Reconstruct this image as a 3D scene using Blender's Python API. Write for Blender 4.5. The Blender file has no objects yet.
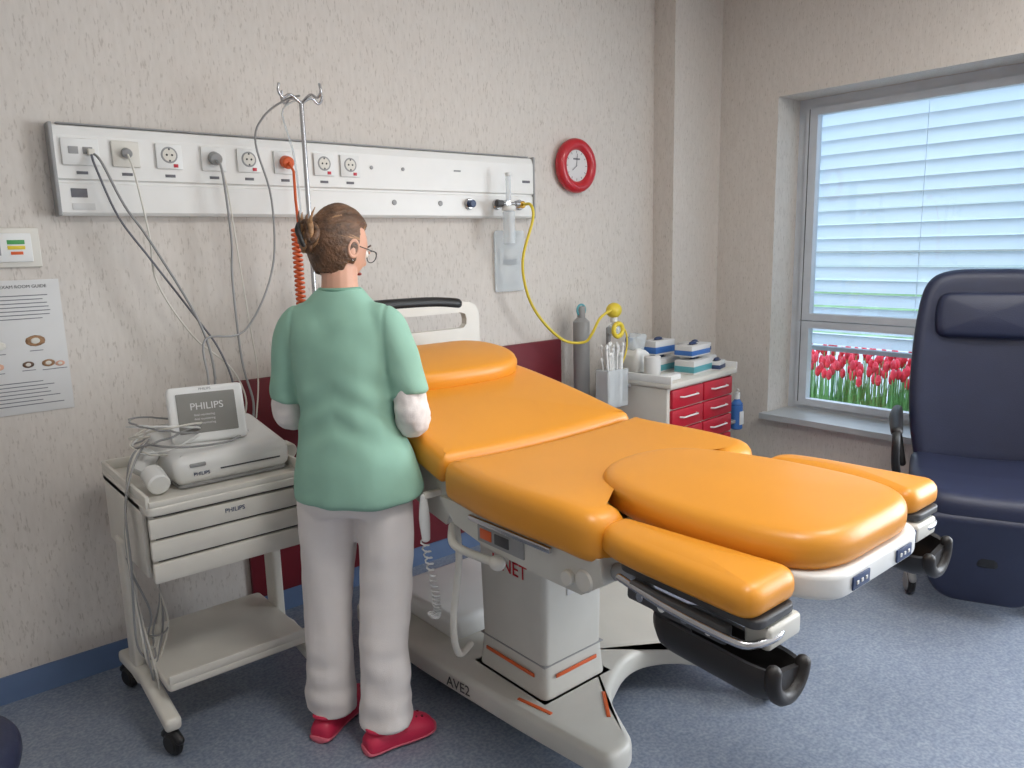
import bpy, bmesh, math, random
from mathutils import Vector, Matrix, noise
random.seed(4)
S=bpy.context.scene
def srgb(r,g,b):
    f=lambda c:(c/12.92 if c<=.04045 else ((c+.055)/1.055)**2.4)
    return (f(r/255),f(g/255),f(b/255),1)
# ---------------------------------------------------------------- materials
def mat(name,c,rough=.5,metal=0,var=.06,scale=8,bump=0,bscale=60,coat=0,stretch=(1,1,1),trans=0,alpha=1,emit=0):
    m=bpy.data.materials.new(name); m.use_nodes=True
    nt=m.node_tree; N=nt.nodes; L=nt.links; b=N['Principled BSDF']
    c=srgb(*c)
    tc=N.new('ShaderNodeTexCoord'); mp=N.new('ShaderNodeMapping'); mp.inputs['Scale'].default_value=stretch
    L.new(tc.outputs['Object'],mp.inputs['Vector'])
    n=N.new('ShaderNodeTexNoise'); n.inputs['Scale'].default_value=scale; n.inputs['Detail'].default_value=4
    L.new(mp.outputs[0],n.inputs['Vector'])
    r=N.new('ShaderNodeValToRGB'); L.new(n.outputs[0],r.inputs[0])
    r.color_ramp.elements[0].position=.3; r.color_ramp.elements[1].position=.7
    r.color_ramp.elements[0].color=tuple(x*(1-var) for x in c[:3])+(1,)
    r.color_ramp.elements[1].color=tuple(min(1,x*(1+var)) for x in c[:3])+(1,)
    L.new(r.outputs[0],b.inputs['Base Color'])
    b.inputs['Roughness'].default_value=rough; b.inputs['Metallic'].default_value=metal
    b.inputs['Coat Weight'].default_value=coat
    b.inputs['Transmission Weight'].default_value=trans; b.inputs['Alpha'].default_value=alpha
    if emit:
        L.new(r.outputs[0],b.inputs['Emission Color']); b.inputs['Emission Strength'].default_value=emit
    if bump:
        n2=N.new('ShaderNodeTexNoise'); n2.inputs['Scale'].default_value=bscale; n2.inputs['Detail'].default_value=3
        L.new(mp.outputs[0],n2.inputs['Vector'])
        bu=N.new('ShaderNodeBump'); bu.inputs['Strength'].default_value=bump; bu.inputs['Distance'].default_value=.01
        L.new(n2.outputs[0],bu.inputs['Height']); L.new(bu.outputs[0],b.inputs['Normal'])
    return m
def wall_mat():
    m=mat('wall_vinyl',(216,209,202),.7,var=.015,scale=2)
    nt=m.node_tree;N=nt.nodes;L=nt.links;b=N['Principled BSDF']
    b.inputs['Specular IOR Level'].default_value=.25
    base=b.inputs['Base Color'].links[0].from_socket
    geo=N.new('ShaderNodeNewGeometry'); mp=N.new('ShaderNodeMapping'); mp.inputs['Scale'].default_value=(1,1,.25)
    L.new(geo.outputs['Position'],mp.inputs[0])
    n=N.new('ShaderNodeTexNoise'); n.inputs['Scale'].default_value=150; n.inputs['Detail'].default_value=3
    L.new(mp.outputs[0],n.inputs['Vector'])
    r=N.new('ShaderNodeValToRGB'); r.color_ramp.elements[0].position=.29; r.color_ramp.elements[1].position=.42
    r.color_ramp.elements[0].color=(.76,.74,.72,1); r.color_ramp.elements[1].color=(1,1,1,1)
    L.new(n.outputs[0],r.inputs[0])
    n3=N.new('ShaderNodeTexNoise'); n3.inputs['Scale'].default_value=60; n3.inputs['Detail'].default_value=4
    L.new(mp.outputs[0],n3.inputs['Vector'])
    r3=N.new('ShaderNodeValToRGB'); r3.color_ramp.elements[0].position=.35; r3.color_ramp.elements[1].position=.65
    r3.color_ramp.elements[0].color=(.94,.935,.93,1); r3.color_ramp.elements[1].color=(1,1,1,1)
    L.new(n3.outputs[0],r3.inputs[0])
    for rr in (r,r3):
        mx=N.new('ShaderNodeMix'); mx.data_type='RGBA'; mx.blend_type='MULTIPLY'; mx.inputs[0].default_value=1
        L.new(base,mx.inputs[6]); L.new(rr.outputs[0],mx.inputs[7]); base=mx.outputs[2]
    L.new(base,b.inputs['Base Color'])
    return m
def floor_mat():
    m=mat('floor_vinyl',(140,149,163),.36,var=.05,scale=1.5)
    nt=m.node_tree;N=nt.nodes;L=nt.links;b=N['Principled BSDF']
    base=b.inputs['Base Color'].links[0].from_socket
    tc=[n for n in N if n.type=='TEX_COORD'][0]
    for sc,lo,hi,c0,c1 in ((90,.38,.62,(.72,.74,.79,1),(1.12,1.1,1.08,1)),(24,.35,.65,(.86,.88,.92,1),(1.05,1.04,1.03,1))):
        n=N.new('ShaderNodeTexNoise'); n.inputs['Scale'].default_value=sc; n.inputs['Detail'].default_value=5
        L.new(tc.outputs['Object'],n.inputs['Vector'])
        r=N.new('ShaderNodeValToRGB'); r.color_ramp.elements[0].position=lo; r.color_ramp.elements[1].position=hi
        r.color_ramp.elements[0].color=c0; r.color_ramp.elements[1].color=c1
        L.new(n.outputs[0],r.inputs[0])
        mx=N.new('ShaderNodeMix'); mx.data_type='RGBA'; mx.blend_type='MULTIPLY'; mx.inputs[0].default_value=1
        L.new(base,mx.inputs[6]); L.new(r.outputs[0],mx.inputs[7]); base=mx.outputs[2]
    L.new(base,b.inputs['Base Color'])
    return m
def glass_mat():
    m=bpy.data.materials.new('window_glass'); m.use_nodes=True; nt=m.node_tree; nt.nodes.clear()
    o=nt.nodes.new('ShaderNodeOutputMaterial'); t=nt.nodes.new('ShaderNodeBsdfTransparent'); g=nt.nodes.new('ShaderNodeBsdfGlossy')
    g.inputs['Roughness'].default_value=.02; mx=nt.nodes.new('ShaderNodeMixShader'); mx.inputs[0].default_value=.05
    t.inputs[0].default_value=(.95,.98,1,1)
    nt.links.new(t.outputs[0],mx.inputs[1]); nt.links.new(g.outputs[0],mx.inputs[2]); nt.links.new(mx.outputs[0],o.inputs[0]); return m
def slat_mat():
    m=bpy.data.materials.new('blind_slat'); m.use_nodes=True; nt=m.node_tree; nt.nodes.clear()
    o=nt.nodes.new('ShaderNodeOutputMaterial'); t=nt.nodes.new('ShaderNodeBsdfTranslucent'); g=nt.nodes.new('ShaderNodeBsdfDiffuse')
    mx=nt.nodes.new('ShaderNodeMixShader'); mx.inputs[0].default_value=.42
    n=nt.nodes.new('ShaderNodeTexNoise'); n.inputs['Scale'].default_value=3
    r=nt.nodes.new('ShaderNodeValToRGB'); r.color_ramp.elements[0].color=(.80,.87,.93,1); r.color_ramp.elements[1].color=(.86,.92,.97,1)
    nt.links.new(n.outputs[0],r.inputs[0])
    for s in (t,g): nt.links.new(r.outputs[0],s.inputs[0])
    nt.links.new(g.outputs[0],mx.inputs[1]); nt.links.new(t.outputs[0],mx.inputs[2]); nt.links.new(mx.outputs[0],o.inputs[0]); return m
M=dict(
 wall=wall_mat(), floor=floor_mat(), glass=glass_mat(), slat=slat_mat(),
 ceil=mat('ceiling_paint',(235,234,230),.8),
 base=mat('baseboard_vinyl',(100,122,158),.45),
 frame=mat('window_frame_alu',(200,205,212),.4),
 sill=mat('sill_stone',(180,184,186),.35),
 maroon=mat('maroon_vinyl',(108,26,38),.5,var=.05),
 white=mat('white_plastic',(228,228,226),.4,var=.02),
 railw=mat('rail_white',(232,231,228),.35,var=.02),
 cream=mat('cream_plastic',(218,214,205),.4,var=.03),
 beige=mat('bed_beige',(206,203,195),.4,var=.03),
 greyp=mat('grey_plastic',(150,150,150),.45),
 dgrey=mat('dark_grey',(70,70,72),.5),
 black=mat('black_rubber',(28,27,28),.45),
 trough=mat('calf_trough_black',(34,30,29),.5,bump=.08,bscale=300),
 orange=mat('orange_upholstery',(226,150,44),.36,var=.03,scale=3,bump=.04,bscale=350),
 orange_h=mat('orange_plastic',(215,95,45),.4),
 chrome=mat('chrome',(190,190,193),.25,metal=1),
 brass=mat('brass',(190,150,70),.3,metal=1),
 red=mat('red_plastic',(190,26,40),.35,coat=.3),
 crimson=mat('drawer_red',(190,28,50),.4),
 navy=mat('navy_leather',(36,42,68),.45,bump=.12,bscale=250),
 yellow=mat('yellow_plastic',(225,200,60),.35),
 blue=mat('blue_plastic',(60,110,180),.4),
 dblue=mat('dark_blue_plastic',(45,62,100),.4),
 teal=mat('teal_label',(90,160,170),.4),
 paper=mat('paper',(214,213,212),.7,var=.02),
 ink=mat('ink',(110,110,116),.7),
 screen=mat('monitor_screen',(135,133,128),.2,var=.08,scale=6),
 clear=mat('clear_plastic',(225,232,236),.15,alpha=.45),
 green=mat('green_plastic',(80,160,90),.5),
 leaf=mat('leaf_green',(110,160,90),.6,var=.3,scale=20),
 tulip=mat('tulip_red',(225,50,70),.5,var=.3,scale=20),
 grass=mat('grass',(140,170,120),.9,var=.3,scale=3),
 pave=mat('pavement',(205,205,204),.9,var=.1,scale=2),
 facade=mat('facade',(215,222,230),.8),
 tunic=mat('tunic_mint',(146,188,169),.85,var=.04,scale=5,bump=.1,bscale=500),
 seam=mat('tunic_seam',(122,168,148),.85),
 cotton=mat('white_cotton',(234,227,224),.85,var=.03,bump=.15,bscale=400),
 skin=mat('skin',(214,164,140),.5,var=.06,scale=12),
 lips=mat('lips',(180,95,90),.45),
 hair=mat('hair_brown',(100,72,52),.45,var=.6,scale=14,stretch=(3,.6,3),bump=.5,bscale=40),
 hairl=mat('hair_highlight',(158,120,84),.45,var=.35,scale=20,stretch=(3,.6,3),bump=.4,bscale=50),
 clog=mat('clog_pink',(206,44,80),.45), sole=mat('clog_sole',(222,110,128),.6),
 eye=mat('eye_white',(240,240,238),.2), iris=mat('iris',(70,50,35),.2),
 lightp=mat('lamp_diffuser',(255,250,240),.5,emit=3),
)
# ---------------------------------------------------------------- helpers
def link(o,parent=None):
    S.collection.objects.link(o)
    if parent: o.parent=parent
    return o
def empty(name,loc=(0,0,0),rz=0,parent=None):
    e=bpy.data.objects.new(name,None); e.location=loc; e.rotation_euler=(0,0,rz); e.empty_display_size=.1
    return link(e,parent)
def mk(name,v,f,m,parent=None,smooth=True,flat_angle=None):
    me=bpy.data.meshes.new(name); me.from_pydata([tuple(p) for p in v],[],f); me.update()
    bm=bmesh.new(); bm.from_mesh(me); bmesh.ops.recalc_face_normals(bm,faces=bm.faces); bm.to_mesh(me); bm.free()
    me.materials.append(M[m] if isinstance(m,str) else m)
    if smooth:
        for p in me.polygons: p.use_smooth=True
        if flat_angle is not None: me.set_sharp_from_angle(angle=math.radians(flat_angle))
    o=bpy.data.objects.new(name,me); return link(o,parent)
def box(name,c,s,m,parent=None,bev=.004,rot=(0,0,0)):
    bm=bmesh.new(); bmesh.ops.create_cube(bm,size=1)
    for v in bm.verts: v.co=Vector((v.co.x*s[0],v.co.y*s[1],v.co.z*s[2]))
    if bev: bmesh.ops.bevel(bm,geom=bm.edges[:],offset=min(bev,min(s)*.45),segments=3 if bev>.008 else 2,affect='EDGES',profile=.5)
    from mathutils import Euler
    R=Euler(rot).to_matrix().to_4x4(); R.translation=Vector(c)
    bmesh.ops.transform(bm,matrix=R,verts=bm.verts)
    me=bpy.data.meshes.new(name); bm.to_mesh(me); bm.free(); me.materials.append(M[m])
    for p in me.polygons: p.use_smooth=True
    me.set_sharp_from_angle(angle=math.radians(35))
    return link(bpy.data.objects.new(name,me),parent)
def boxes(name,lst,m,parent=None):
    v=[];f=[]
    for (x0,x1,y0,y1,z0,z1) in lst:
        b=len(v); v+=[(x,y,z) for x in(x0,x1) for y in(y0,y1) for z in(z0,z1)]
        f+=[[b+i for i in q] for q in((0,1,3,2),(4,6,7,5),(0,4,5,1),(2,3,7,6),(0,2,6,4),(1,5,7,3))]
    return mk(name,v,f,m,parent,smooth=False)
def cat(pts,k=6):
    P=[list(p) for p in pts]; out=[]
    n=len(P)
    for i in range(n-1):
        p0=P[max(i-1,0)];p1=P[i];p2=P[i+1];p3=P[min(i+2,n-1)]
        for j in range(k):
            t=j/k
            out.append([.5*((2*b)+(-a+c)*t+(2*a-5*b+4*c-d)*t*t+(-a+3*b-3*c+d)*t**3) for a,b,c,d in zip(p0,p1,p2,p3)])
    out.append(P[-1]); return out
def tubegeo(pts,rad,n=12,cap=True,sm=0,ell=1,ref=None):
    if not isinstance(rad,(list,tuple)): rad=[rad]*len(pts)
    q=[list(p)+[r] for p,r in zip(pts,rad)]
    if sm: q=cat(q,sm)
    P=[Vector(a[:3]) for a in q]; R=[max(a[3],1e-4) for a in q]
    T=[]
    for i in range(len(P)):
        a=P[max(i-1,0)];b=P[min(i+1,len(P)-1)]; T.append((b-a).normalized())
    if cap:
        r0,r1=R[0],R[-1]; pre=[];post=[]
        for a in (75,45,20):
            s=math.sin(math.radians(a));c=math.cos(math.radians(a))
            pre.append((P[0]-T[0]*r0*s*ell,r0*c,T[0]))
        for a in (20,45,75):
            s=math.sin(math.radians(a));c=math.cos(math.radians(a))
            post.append((P[-1]+T[-1]*r1*s*ell,r1*c,T[-1]))
        P=[x[0] for x in pre]+P+[x[0] for x in post]; R=[x[1] for x in pre]+R+[x[1] for x in post]; T=[x[2] for x in pre]+T+[x[2] for x in post]
    up=Vector(ref) if ref else (Vector((0,0,1)) if abs(T[0].z)<.9 else Vector((0,1,0)))
    u=(up-T[0]*up.dot(T[0])).normalized(); v=[];f=[]
    for i in range(len(P)):
        u=(u-T[i]*u.dot(T[i])).normalized(); w=T[i].cross(u)
        for j in range(n):
            a=2*math.pi*j/n; v.append(P[i]+u*math.cos(a)*R[i]*ell+w*math.sin(a)*R[i])
    for i in range(len(P)-1):
        for j in range(n):
            a=i*n+j;b=i*n+(j+1)%n; f.append([a,b,b+n,a+n])
    f.append(list(range(n))[::-1]); f.append([len(P)*n-n+j for j in range(n)])
    return v,f
def tube(name,pts,rad,m,parent=None,n=10,sm=0,cap=True,ell=1,ref=None):
    v,f=tubegeo(pts,rad,n,cap,sm,ell,ref); return mk(name,v,f,m,parent,flat_angle=50)
def cyl(name,p0,p1,r,m,parent=None,n=24,r2=None,bev=.15):
    p0=Vector(p0);p1=Vector(p1); d=(p1-p0); r2=r if r2 is None else r2; e=min(bev*min(r,r2),d.length*.3)
    dn=d.normalized()
    pts=[p0,p0+dn*1e-4,p0+dn*e,p1-dn*e,p1-dn*1e-4,p1]
    v,f=tubegeo(pts,[r-e,r-e,r,r2,r2-e,r2-e],n,False); return mk(name,v,f,m,parent,flat_angle=40)
def join(geos):
    V=[];F=[]
    for v,f in geos:
        b=len(V); V+=list(v); F+=[[b+i for i in q] for q in f]
    return V,F
def rpoly(corners,rad,seg=6,sub=4):
    out=[];n=len(corners)
    if not isinstance(rad,(list,tuple)): rad=[rad]*n
    segs=[]
    for i in range(n):
        p=Vector(corners[i]);a=Vector(corners[i-1]);b=Vector(corners[(i+1)%n]); r=rad[i]
        d1=(a-p);d2=(b-p); r1=min(r,d1.length*.49);r2=min(r,d2.length*.49)
        s=p+d1.normalized()*r1;e=p+d2.normalized()*r2
        segs.append([(s*(1-t)**2+p*2*t*(1-t)+e*t*t) for t in [k/seg for k in range(seg+1)]])
    for i in range(n):
        out+=segs[i]; a=segs[i][-1]; b=segs[(i+1)%n][0]
        if (b-a).length>.02:
            for k in range(1,sub): out.append(a.lerp(b,k/sub))
    res=[]
    for p in out:
        if not res or (p-res[-1]).length>1e-4: res.append(p)
    if (res[0]-res[-1]).length<1e-4: res.pop()
    return res
def slabgeo(o,zt,th,r,dome=0,M4=None,warp=None,rb=None):
    n=len(o); A=sum(o[i].x*o[(i+1)%n].y-o[(i+1)%n].x*o[i].y for i in range(n))
    if A<0: o=o[::-1]
    nor=[]
    for i in range(n):
        t=(o[(i+1)%n]-o[i-1]).normalized(); nor.append(Vector((t.y,-t.x)))
    rb=r if rb is None else rb
    cen=sum(o,Vector((0,0)))/n
    rings=[]
    for a in (90,60,30,0): 
        s=math.sin(math.radians(a));c=math.cos(math.radians(a)); rings.append((rb*(1-c),zt-th+rb*(1-s)))
    for a in (0,22,45,68,90):
        s=math.sin(math.radians(a));c=math.cos(math.radians(a)); rings.append((r*(1-c),zt-r*(1-s)))
    V=[];F=[]
    for off,z in rings:
        for p,q in zip(o,nor): V.append(Vector((p.x-q.x*off,p.y-q.y*off,z)))
    last=[V[-n+i].copy() for i in range(n)]
    inn=(.94,.86,.76,.64,.5,.36,.2,.08)
    for s in inn:
        for p in last:
            V.append(Vector((cen.x+(p.x-cen.x)*s,cen.y+(p.y-cen.y)*s,zt+dome*(1-s*s))))
    V.append(Vector((cen.x,cen.y,zt+dome)))
    k=len(rings)+len(inn)
    for i in range(k-1):
        for j in range(n): F.append([i*n+j,i*n+(j+1)%n,(i+1)*n+(j+1)%n,(i+1)*n+j])
    c=len(V)-1
    for j in range(n): F.append([(k-1)*n+j,(k-1)*n+(j+1)%n,c])
    F.append(list(range(n))[::-1])
    if warp: V=[Vector(warp(p)) for p in V]
    if M4: V=[M4@p for p in V]
    return V,F
def slab(name,o,zt,th,r,m,parent=None,dome=0,M4=None,warp=None,rb=None):
    v,f=slabgeo(o,zt,th,r,dome,M4,warp,rb); return mk(name,v,f,m,parent,flat_angle=60)
def TR(loc=(0,0,0),rx=0,ry=0,rz=0):
    return Matrix.Translation(loc)@Matrix.Rotation(rz,4,'Z')@Matrix.Rotation(ry,4,'Y')@Matrix.Rotation(rx,4,'X')
def ball(name,c,s,m,parent=None,M4=None,sub=3):
    bm=bmesh.new(); bmesh.ops.create_icosphere(bm,subdivisions=sub,radius=1)
    for v in bm.verts:
        p=Vector((v.co.x*s[0],v.co.y*s[1],v.co.z*s[2]))+Vector(c); v.co=(M4@p) if M4 else p
    me=bpy.data.meshes.new(name); bm.to_mesh(me); bm.free(); me.materials.append(M[m])
    for p in me.polygons:p.use_smooth=True
    return link(bpy.data.objects.new(name,me),parent)
def torus(name,c,R,r,m,parent=None,M4=None,n=40,k=10,sx=1,sz=1):
    v=[];f=[]
    for i in range(n):
        a=2*math.pi*i/n
        for j in range(k):
            b=2*math.pi*j/k; rr=R+r*math.cos(b)
            p=Vector((rr*math.cos(a)*sx,r*math.sin(b),rr*math.sin(a)*sz))+Vector(c); v.append((M4@p) if M4 else p)
    for i in range(n):
        for j in range(k): f.append([i*k+j,((i+1)%n)*k+j,((i+1)%n)*k+(j+1)%k,i*k+(j+1)%k])
    return mk(name,v,f,m,parent)
def text(name,s,size,M4,m,parent=None,ext=.0006):
    c=bpy.data.curves.new(name,'FONT'); c.body=s; c.size=size; c.extrude=ext; c.align_x='CENTER'; c.align_y='CENTER'
    o=bpy.data.objects.new(name+'_c',c); S.collection.objects.link(o)
    dg=bpy.context.evaluated_depsgraph_get(); me=bpy.data.meshes.new_from_object(o.evaluated_get(dg)); me.name=name
    bpy.data.objects.remove(o); me.transform(M4); me.materials.clear(); me.materials.append(M[m])
    return link(bpy.data.objects.new(name,me),parent)
FRONT=lambda loc,rz=0,rx=0: TR(loc,math.pi/2+rx,0,rz)
def remesh(name,geos,vox,m,parent,smooth=4,deform=None):
    v,f=join(geos); o=mk(name+'_src',v,f,m)
    md=o.modifiers.new('r','REMESH'); md.mode='VOXEL'; md.voxel_size=vox; md.use_smooth_shade=True
    dg=bpy.context.evaluated_depsgraph_get(); me=bpy.data.meshes.new_from_object(o.evaluated_get(dg)); me.name=name
    bpy.data.objects.remove(o)
    bm=bmesh.new(); bm.from_mesh(me)
    for _ in range(smooth): bmesh.ops.smooth_vert(bm,verts=bm.verts,factor=.5,use_axis_x=True,use_axis_y=True,use_axis_z=True)
    if deform:
        bm.normal_update()
        new=[(vv,deform(vv.co.copy(),vv.normal.copy())) for vv in bm.verts]
        for vv,c in new: vv.co=c
    bm.to_mesh(me); bm.free()
    for p in me.polygons:p.use_smooth=True
    me.materials.clear(); me.materials.append(M[m])
    return link(bpy.data.objects.new(name,me),parent)
def caster(name,c,r,parent,ang=0,m='greyp',w=.014):
    x,y=c; d=Vector((math.cos(ang),math.sin(ang),0)); 
    cyl(name+'_wheel',Vector((x,y,r))-d*w,Vector((x,y,r))+d*w,r,'black',parent,bev=.2)
    cyl(name+'_hub',Vector((x,y,r))-d*(w+.004),Vector((x,y,r))+d*(w+.004),r*.78,m,parent)
    t=Vector((-d.y,d.x,0))
    tube(name+'_fork',[Vector((x,y,r))-t*r*.9+Vector((0,0,r*.5)),Vector((x,y,r*2.05)),Vector((x,y,r))+t*r*.9+Vector((0,0,r*.5))],.015,m,parent,n=8,sm=3)
    cyl(name+'_stem',(x,y,r*2),(x,y,r*2+.04),.012,'chrome',parent,n=12)

# ---------------------------------------------------------------- camera
X=Vector((.7634,.1331,-.6320)).normalized(); Y=Vector((-.6440,.1212,-.7553)); Z=X.cross(Y).normalized(); Y=Z.cross(X)
cam=bpy.data.objects.new('camera',bpy.data.cameras.new('camera')); link(cam)
R=Matrix((X,Y,Z))
cam.matrix_world=Matrix.Translation((0,0,1.55))@R.to_4x4()
cam.data.sensor_width=36; cam.data.lens=760/1024*36; cam.data.clip_start=.05
S.camera=cam
# ---------------------------------------------------------------- room
D=3.05; W=4.16; H=3.0; XL=-1.6; YF=-2.2
boxes('floor',[(XL,W+.3,YF,D+.1,-.1,0)],'floor')
boxes('ceiling',[(XL-.1,W+.3,YF-.1,D+.1,H,H+.1)],'ceil')
boxes('wall_back',[(XL-.1,W+.3,D,D+.1,0,H)],'wall')
boxes('wall_left',[(XL-.1,XL,YF,D,0,H)],'wall')
boxes('wall_front',[(XL-.1,W+.3,YF-.1,YF,0,H)],'wall')
a0,a1,b0,b1,z0,z1=1.13,2.51,-1.7,.55,.5,2.36
boxes('wall_right',[(W,W+.3,YF,b0,0,H),(W,W+.3,b1,a0,0,H),(W,W+.3,a1,D,0,H),
  (W,W+.3,b0,b1,0,z0),(W,W+.3,a0,a1,0,z0),(W,W+.3,b0,b1,z1,H),(W,W+.3,a0,a1,z1,H)],'wall')
boxes('wall_column',[(3.705,W,2.90,D,0,H)],'wall')
boxes('baseboard_back',[(XL,3.705,D-.008,D,0,.1)],'base')
boxes('baseboard_column',[(3.697,W,2.892,2.90,0,.1),(3.697,3.705,2.892,D-.008,0,.1)],'base')
boxes('baseboard_right',[(W-.008,W,YF,2.892,0,.1)],'base')
boxes('baseboard_left',[(XL,XL+.008,YF,D-.008,0,.1)],'base')
def window(i,y0,y1,transom=True):
    w=empty('window_%d'%i)
    fx0,fx1=4.40,4.455; t=.065
    fr=[(fx0,fx1,y0,y0+t,z0,z1),(fx0,fx1,y1-t,y1,z0,z1),(fx0,fx1,y0+t,y1-t,z0,z0+t*.6),(fx0,fx1,y0+t,y1-t,z1-t,z1)]
    boxes('outer_frame',fr,'frame',w)
    s=.06; gx=fx0-.018
    def sash(nm,za,zb):
        boxes(nm,[(gx,fx1-.02,y0+t-.01,y0+t+s,za,zb),(gx,fx1-.02,y1-t-s,y1-t+.01,za,zb),
             (gx,fx1-.02,y0+t+s,y1-t-s,za,za+s*.7),(gx,fx1-.02,y0+t+s,y1-t-s,zb-s*.7,zb)],'frame',w)
        boxes(nm+'_glass',[(fx0+.012,fx0+.018,y0+t+s-.005,y1-t-s+.005,za+s*.7-.005,zb-s*.7+.005)],'glass',w)
    sash('sash_upper',1.06,z1-t+.01); sash('sash_lower',z0+t*.6-.01,1.055)
    boxes('sash_gasket',[(gx-.002,gx,y1-t-.012,y1-t-.008,z0+.05,z1-.06)],'dgrey',w)
    boxes('inner_sill',[(W-.06,fx0,y0-.04,y1+.02,z0-.03,z0+.004)],'sill',w)
    return w
w1=window(1,a0,a1); w2=window(2,b0,b1)  # second window is unseen, added without a blind to carry the fill lamp
def blind(name,y0,y1,zb):
    e=empty(name); V=[];F=[]; z=z1-.02
    while z>zb:
        b=len(V)
        for yy in (y0,y1):
            for j in range(9):
                u=(j/8-.5)*.098; cv=.013*(1-(2*j/8-1)**2)
                a=math.radians(50)
                V.append((4.56+u*math.cos(a)+cv*math.sin(a), yy, z-u*math.sin(a)+cv*math.cos(a)))
        for j in range(8): F.append([b+j,b+j+1,b+j+10,b+j+9])
        z-=.083
    mk('slats',V,F,'slat',e)
    boxes('bottom_bar',[(4.53,4.58,y0,y1,zb-.03,zb-.005)],'frame',e)
    boxes('guide_rails',[(4.53,4.60,y0-.03,y0,z0,z1),(4.53,4.60,y1,y1+.03,z0,z1)],'frame',e)
    for q in (.5,):
        yy=y0+(y1-y0)*q; boxes('ladder_tape',[(4.510,4.512,yy-.0015,yy+.0015,zb,z1)],'slat',e)
blind('exterior_blind',a0+.03,a1-.03,.89)
boxes('outdoor_ground',[(4.7,30,-14,20,-.2,0.0)],'grass')
boxes('outdoor_path',[(6.6,12,-14,20,0.0,.02)],'pave')
e=empty('neighbouring_building')
boxes('facade',[(22,23,-14,20,0,5)],'facade',e)
boxes('window_band',[(21.95,22,-13,19,.8+q,1.5+q) for q in (0,1.6)],'greyp',e)
tv=[];tf=[];sv=[];sf=[]
for i in range(620):
    x=5.3+random.random()*.8; y=-.5+random.random()*4.2; h=.50+random.random()*.15
    v,f=tubegeo([(x,y,.22),(x+random.uniform(-.01,.01),y,h)],.004,5,False); b=len(sv); sv+=v; sf+=[[b+q for q in g] for g in f]
    for s in (-1,1):
        b=len(sv); dx=s*random.uniform(.01,.04); dy=random.uniform(-.03,.03)
        sv+=[Vector((x,y-.008,.22)),Vector((x,y+.008,.22)),Vector((x+dx,y+dy,h-.12))]; sf.append([b,b+1,b+2])
    v,f=tubegeo([(x,y,h),(x,y,h+.02),(x,y,h+.05),(x,y,h+.075)],[.008,.02,.02,.008],7,False); b=len(tv); tv+=v; tf+=[[b+q for q in g] for g in f]
e=empty('tulip_bed'); mk('stems_and_leaves',sv,sf,'leaf',e); mk('flower_heads',tv,tf,'tulip',e)
boxes('planter_soil',[(5.25,6.15,-.6,3.8,0,.23)],'grass',e)

box('wall_protection_panel',(1.99,D-.013,.57),(1.82,.024,.94),'maroon',None,.006)
# ---------------------------------------------------------------- bed head unit
r=empty('medical_supply_rail',(1.61,D,0)); L=2.15
prof=[(0,1.69),(-.045,1.69),(-.055,1.70),(-.055,1.795),(-.048,1.80),(-.048,1.806),(-.060,1.812),(-.060,1.955),(-.05,1.985),(-.03,1.992),(0,1.992)]
V=[];F=[];n=len(prof)
for x in (-L/2,L/2): V+=[(x,y,z) for y,z in prof]
for i in range(n): F.append([i,(i+1)%n,n+(i+1)%n,n+i])
F+= [list(range(n))[::-1],[n+i for i in range(n)]]
mk('housing',V,F,'railw',r,smooth=False)
for x in (-L/2,L/2): box('end_cap',(x,-.031,1.841),(.012,.064,.306),'greyp',r,.003)
box('top_lamp_strip',(0,-.03,1.994),(L*.98,.03,.006),'greyp',r,.002)
sx=lambda x:x-1.61
for i,x in enumerate((.616,.758,.903,1.062,1.197,1.344,1.514,1.634)):
    lx=sx(x); cc='cream' if i==1 else 'white'
    box('socket_plate_%d'%i,(lx,-.065,1.90),(.115 if i==0 else .09,.010,.088),cc,r,.003)
    if i in (2,4,6,7):
        cyl('socket_recess_%d'%i,(lx,-.069,1.905),(lx,-.0715,1.905),.029,'greyp',r)
        cyl('socket_well_%d'%i,(lx,-.071,1.905),(lx,-.0725,1.905),.023,'cream',r)
        for s in(-1,1): cyl('pin_hole',(lx+s*.009,-.0724,1.905),(lx+s*.009,-.0735,1.905),.004,'black',r,n=8)
        for s in(-1,1): box('earth_clip',(lx,-.073,1.905+s*.02),(.006,.002,.006),'dgrey',r,.0005)
        box('socket_flag_%d'%i,(lx+.02,-.0712,1.868),(.016,.002,.012),'crimson',r,.0005)
    elif i==0:
        for s in(-1,1): box('data_port',(lx+s*.022,-.071,1.905),(.03,.003,.024),'greyp',r,.001)
        box('plug',(lx+.03,-.08,1.90),(.022,.02,.02),'cream',r,.004)
    elif i==1: cyl('antenna_port',(lx,-.069,1.905),(lx,-.09,1.90),.017,'greyp',r)
    elif i==3: cyl('plug_round',(lx,-.069,1.905),(lx,-.10,1.895),.023,'greyp',r)
    elif i==5: cyl('orange_connector',(lx,-.069,1.905),(lx,-.105,1.895),.024,'orange_h',r)
    box('socket_label_%d'%i,(lx,-.0610,1.832),(.035,.002,.010),'ink',r,.0005)
box('equipment_label',(sx(.60),-.0565,1.765),(.05,.002,.03),'ink',r,.0005)
box('barcode',(sx(.61),-.0565,1.72),(.07,.002,.022),'paper',r,.0005)
for x in (2.2,): box('name_print',(sx(x),-.0612,1.905),(.04,.002,.008),'greyp',r,.001)
for x,mm in ((2.265,'dblue'),(2.437,'greyp'),(2.58,'brass')):
    lx=sx(x); cyl('gas_outlet',(lx,-.054,1.755),(lx,-.095,1.755),.018,mm,r); cyl('outlet_collar',(lx,-.05,1.755),(lx,-.07,1.755),.026,'chrome',r)
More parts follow.
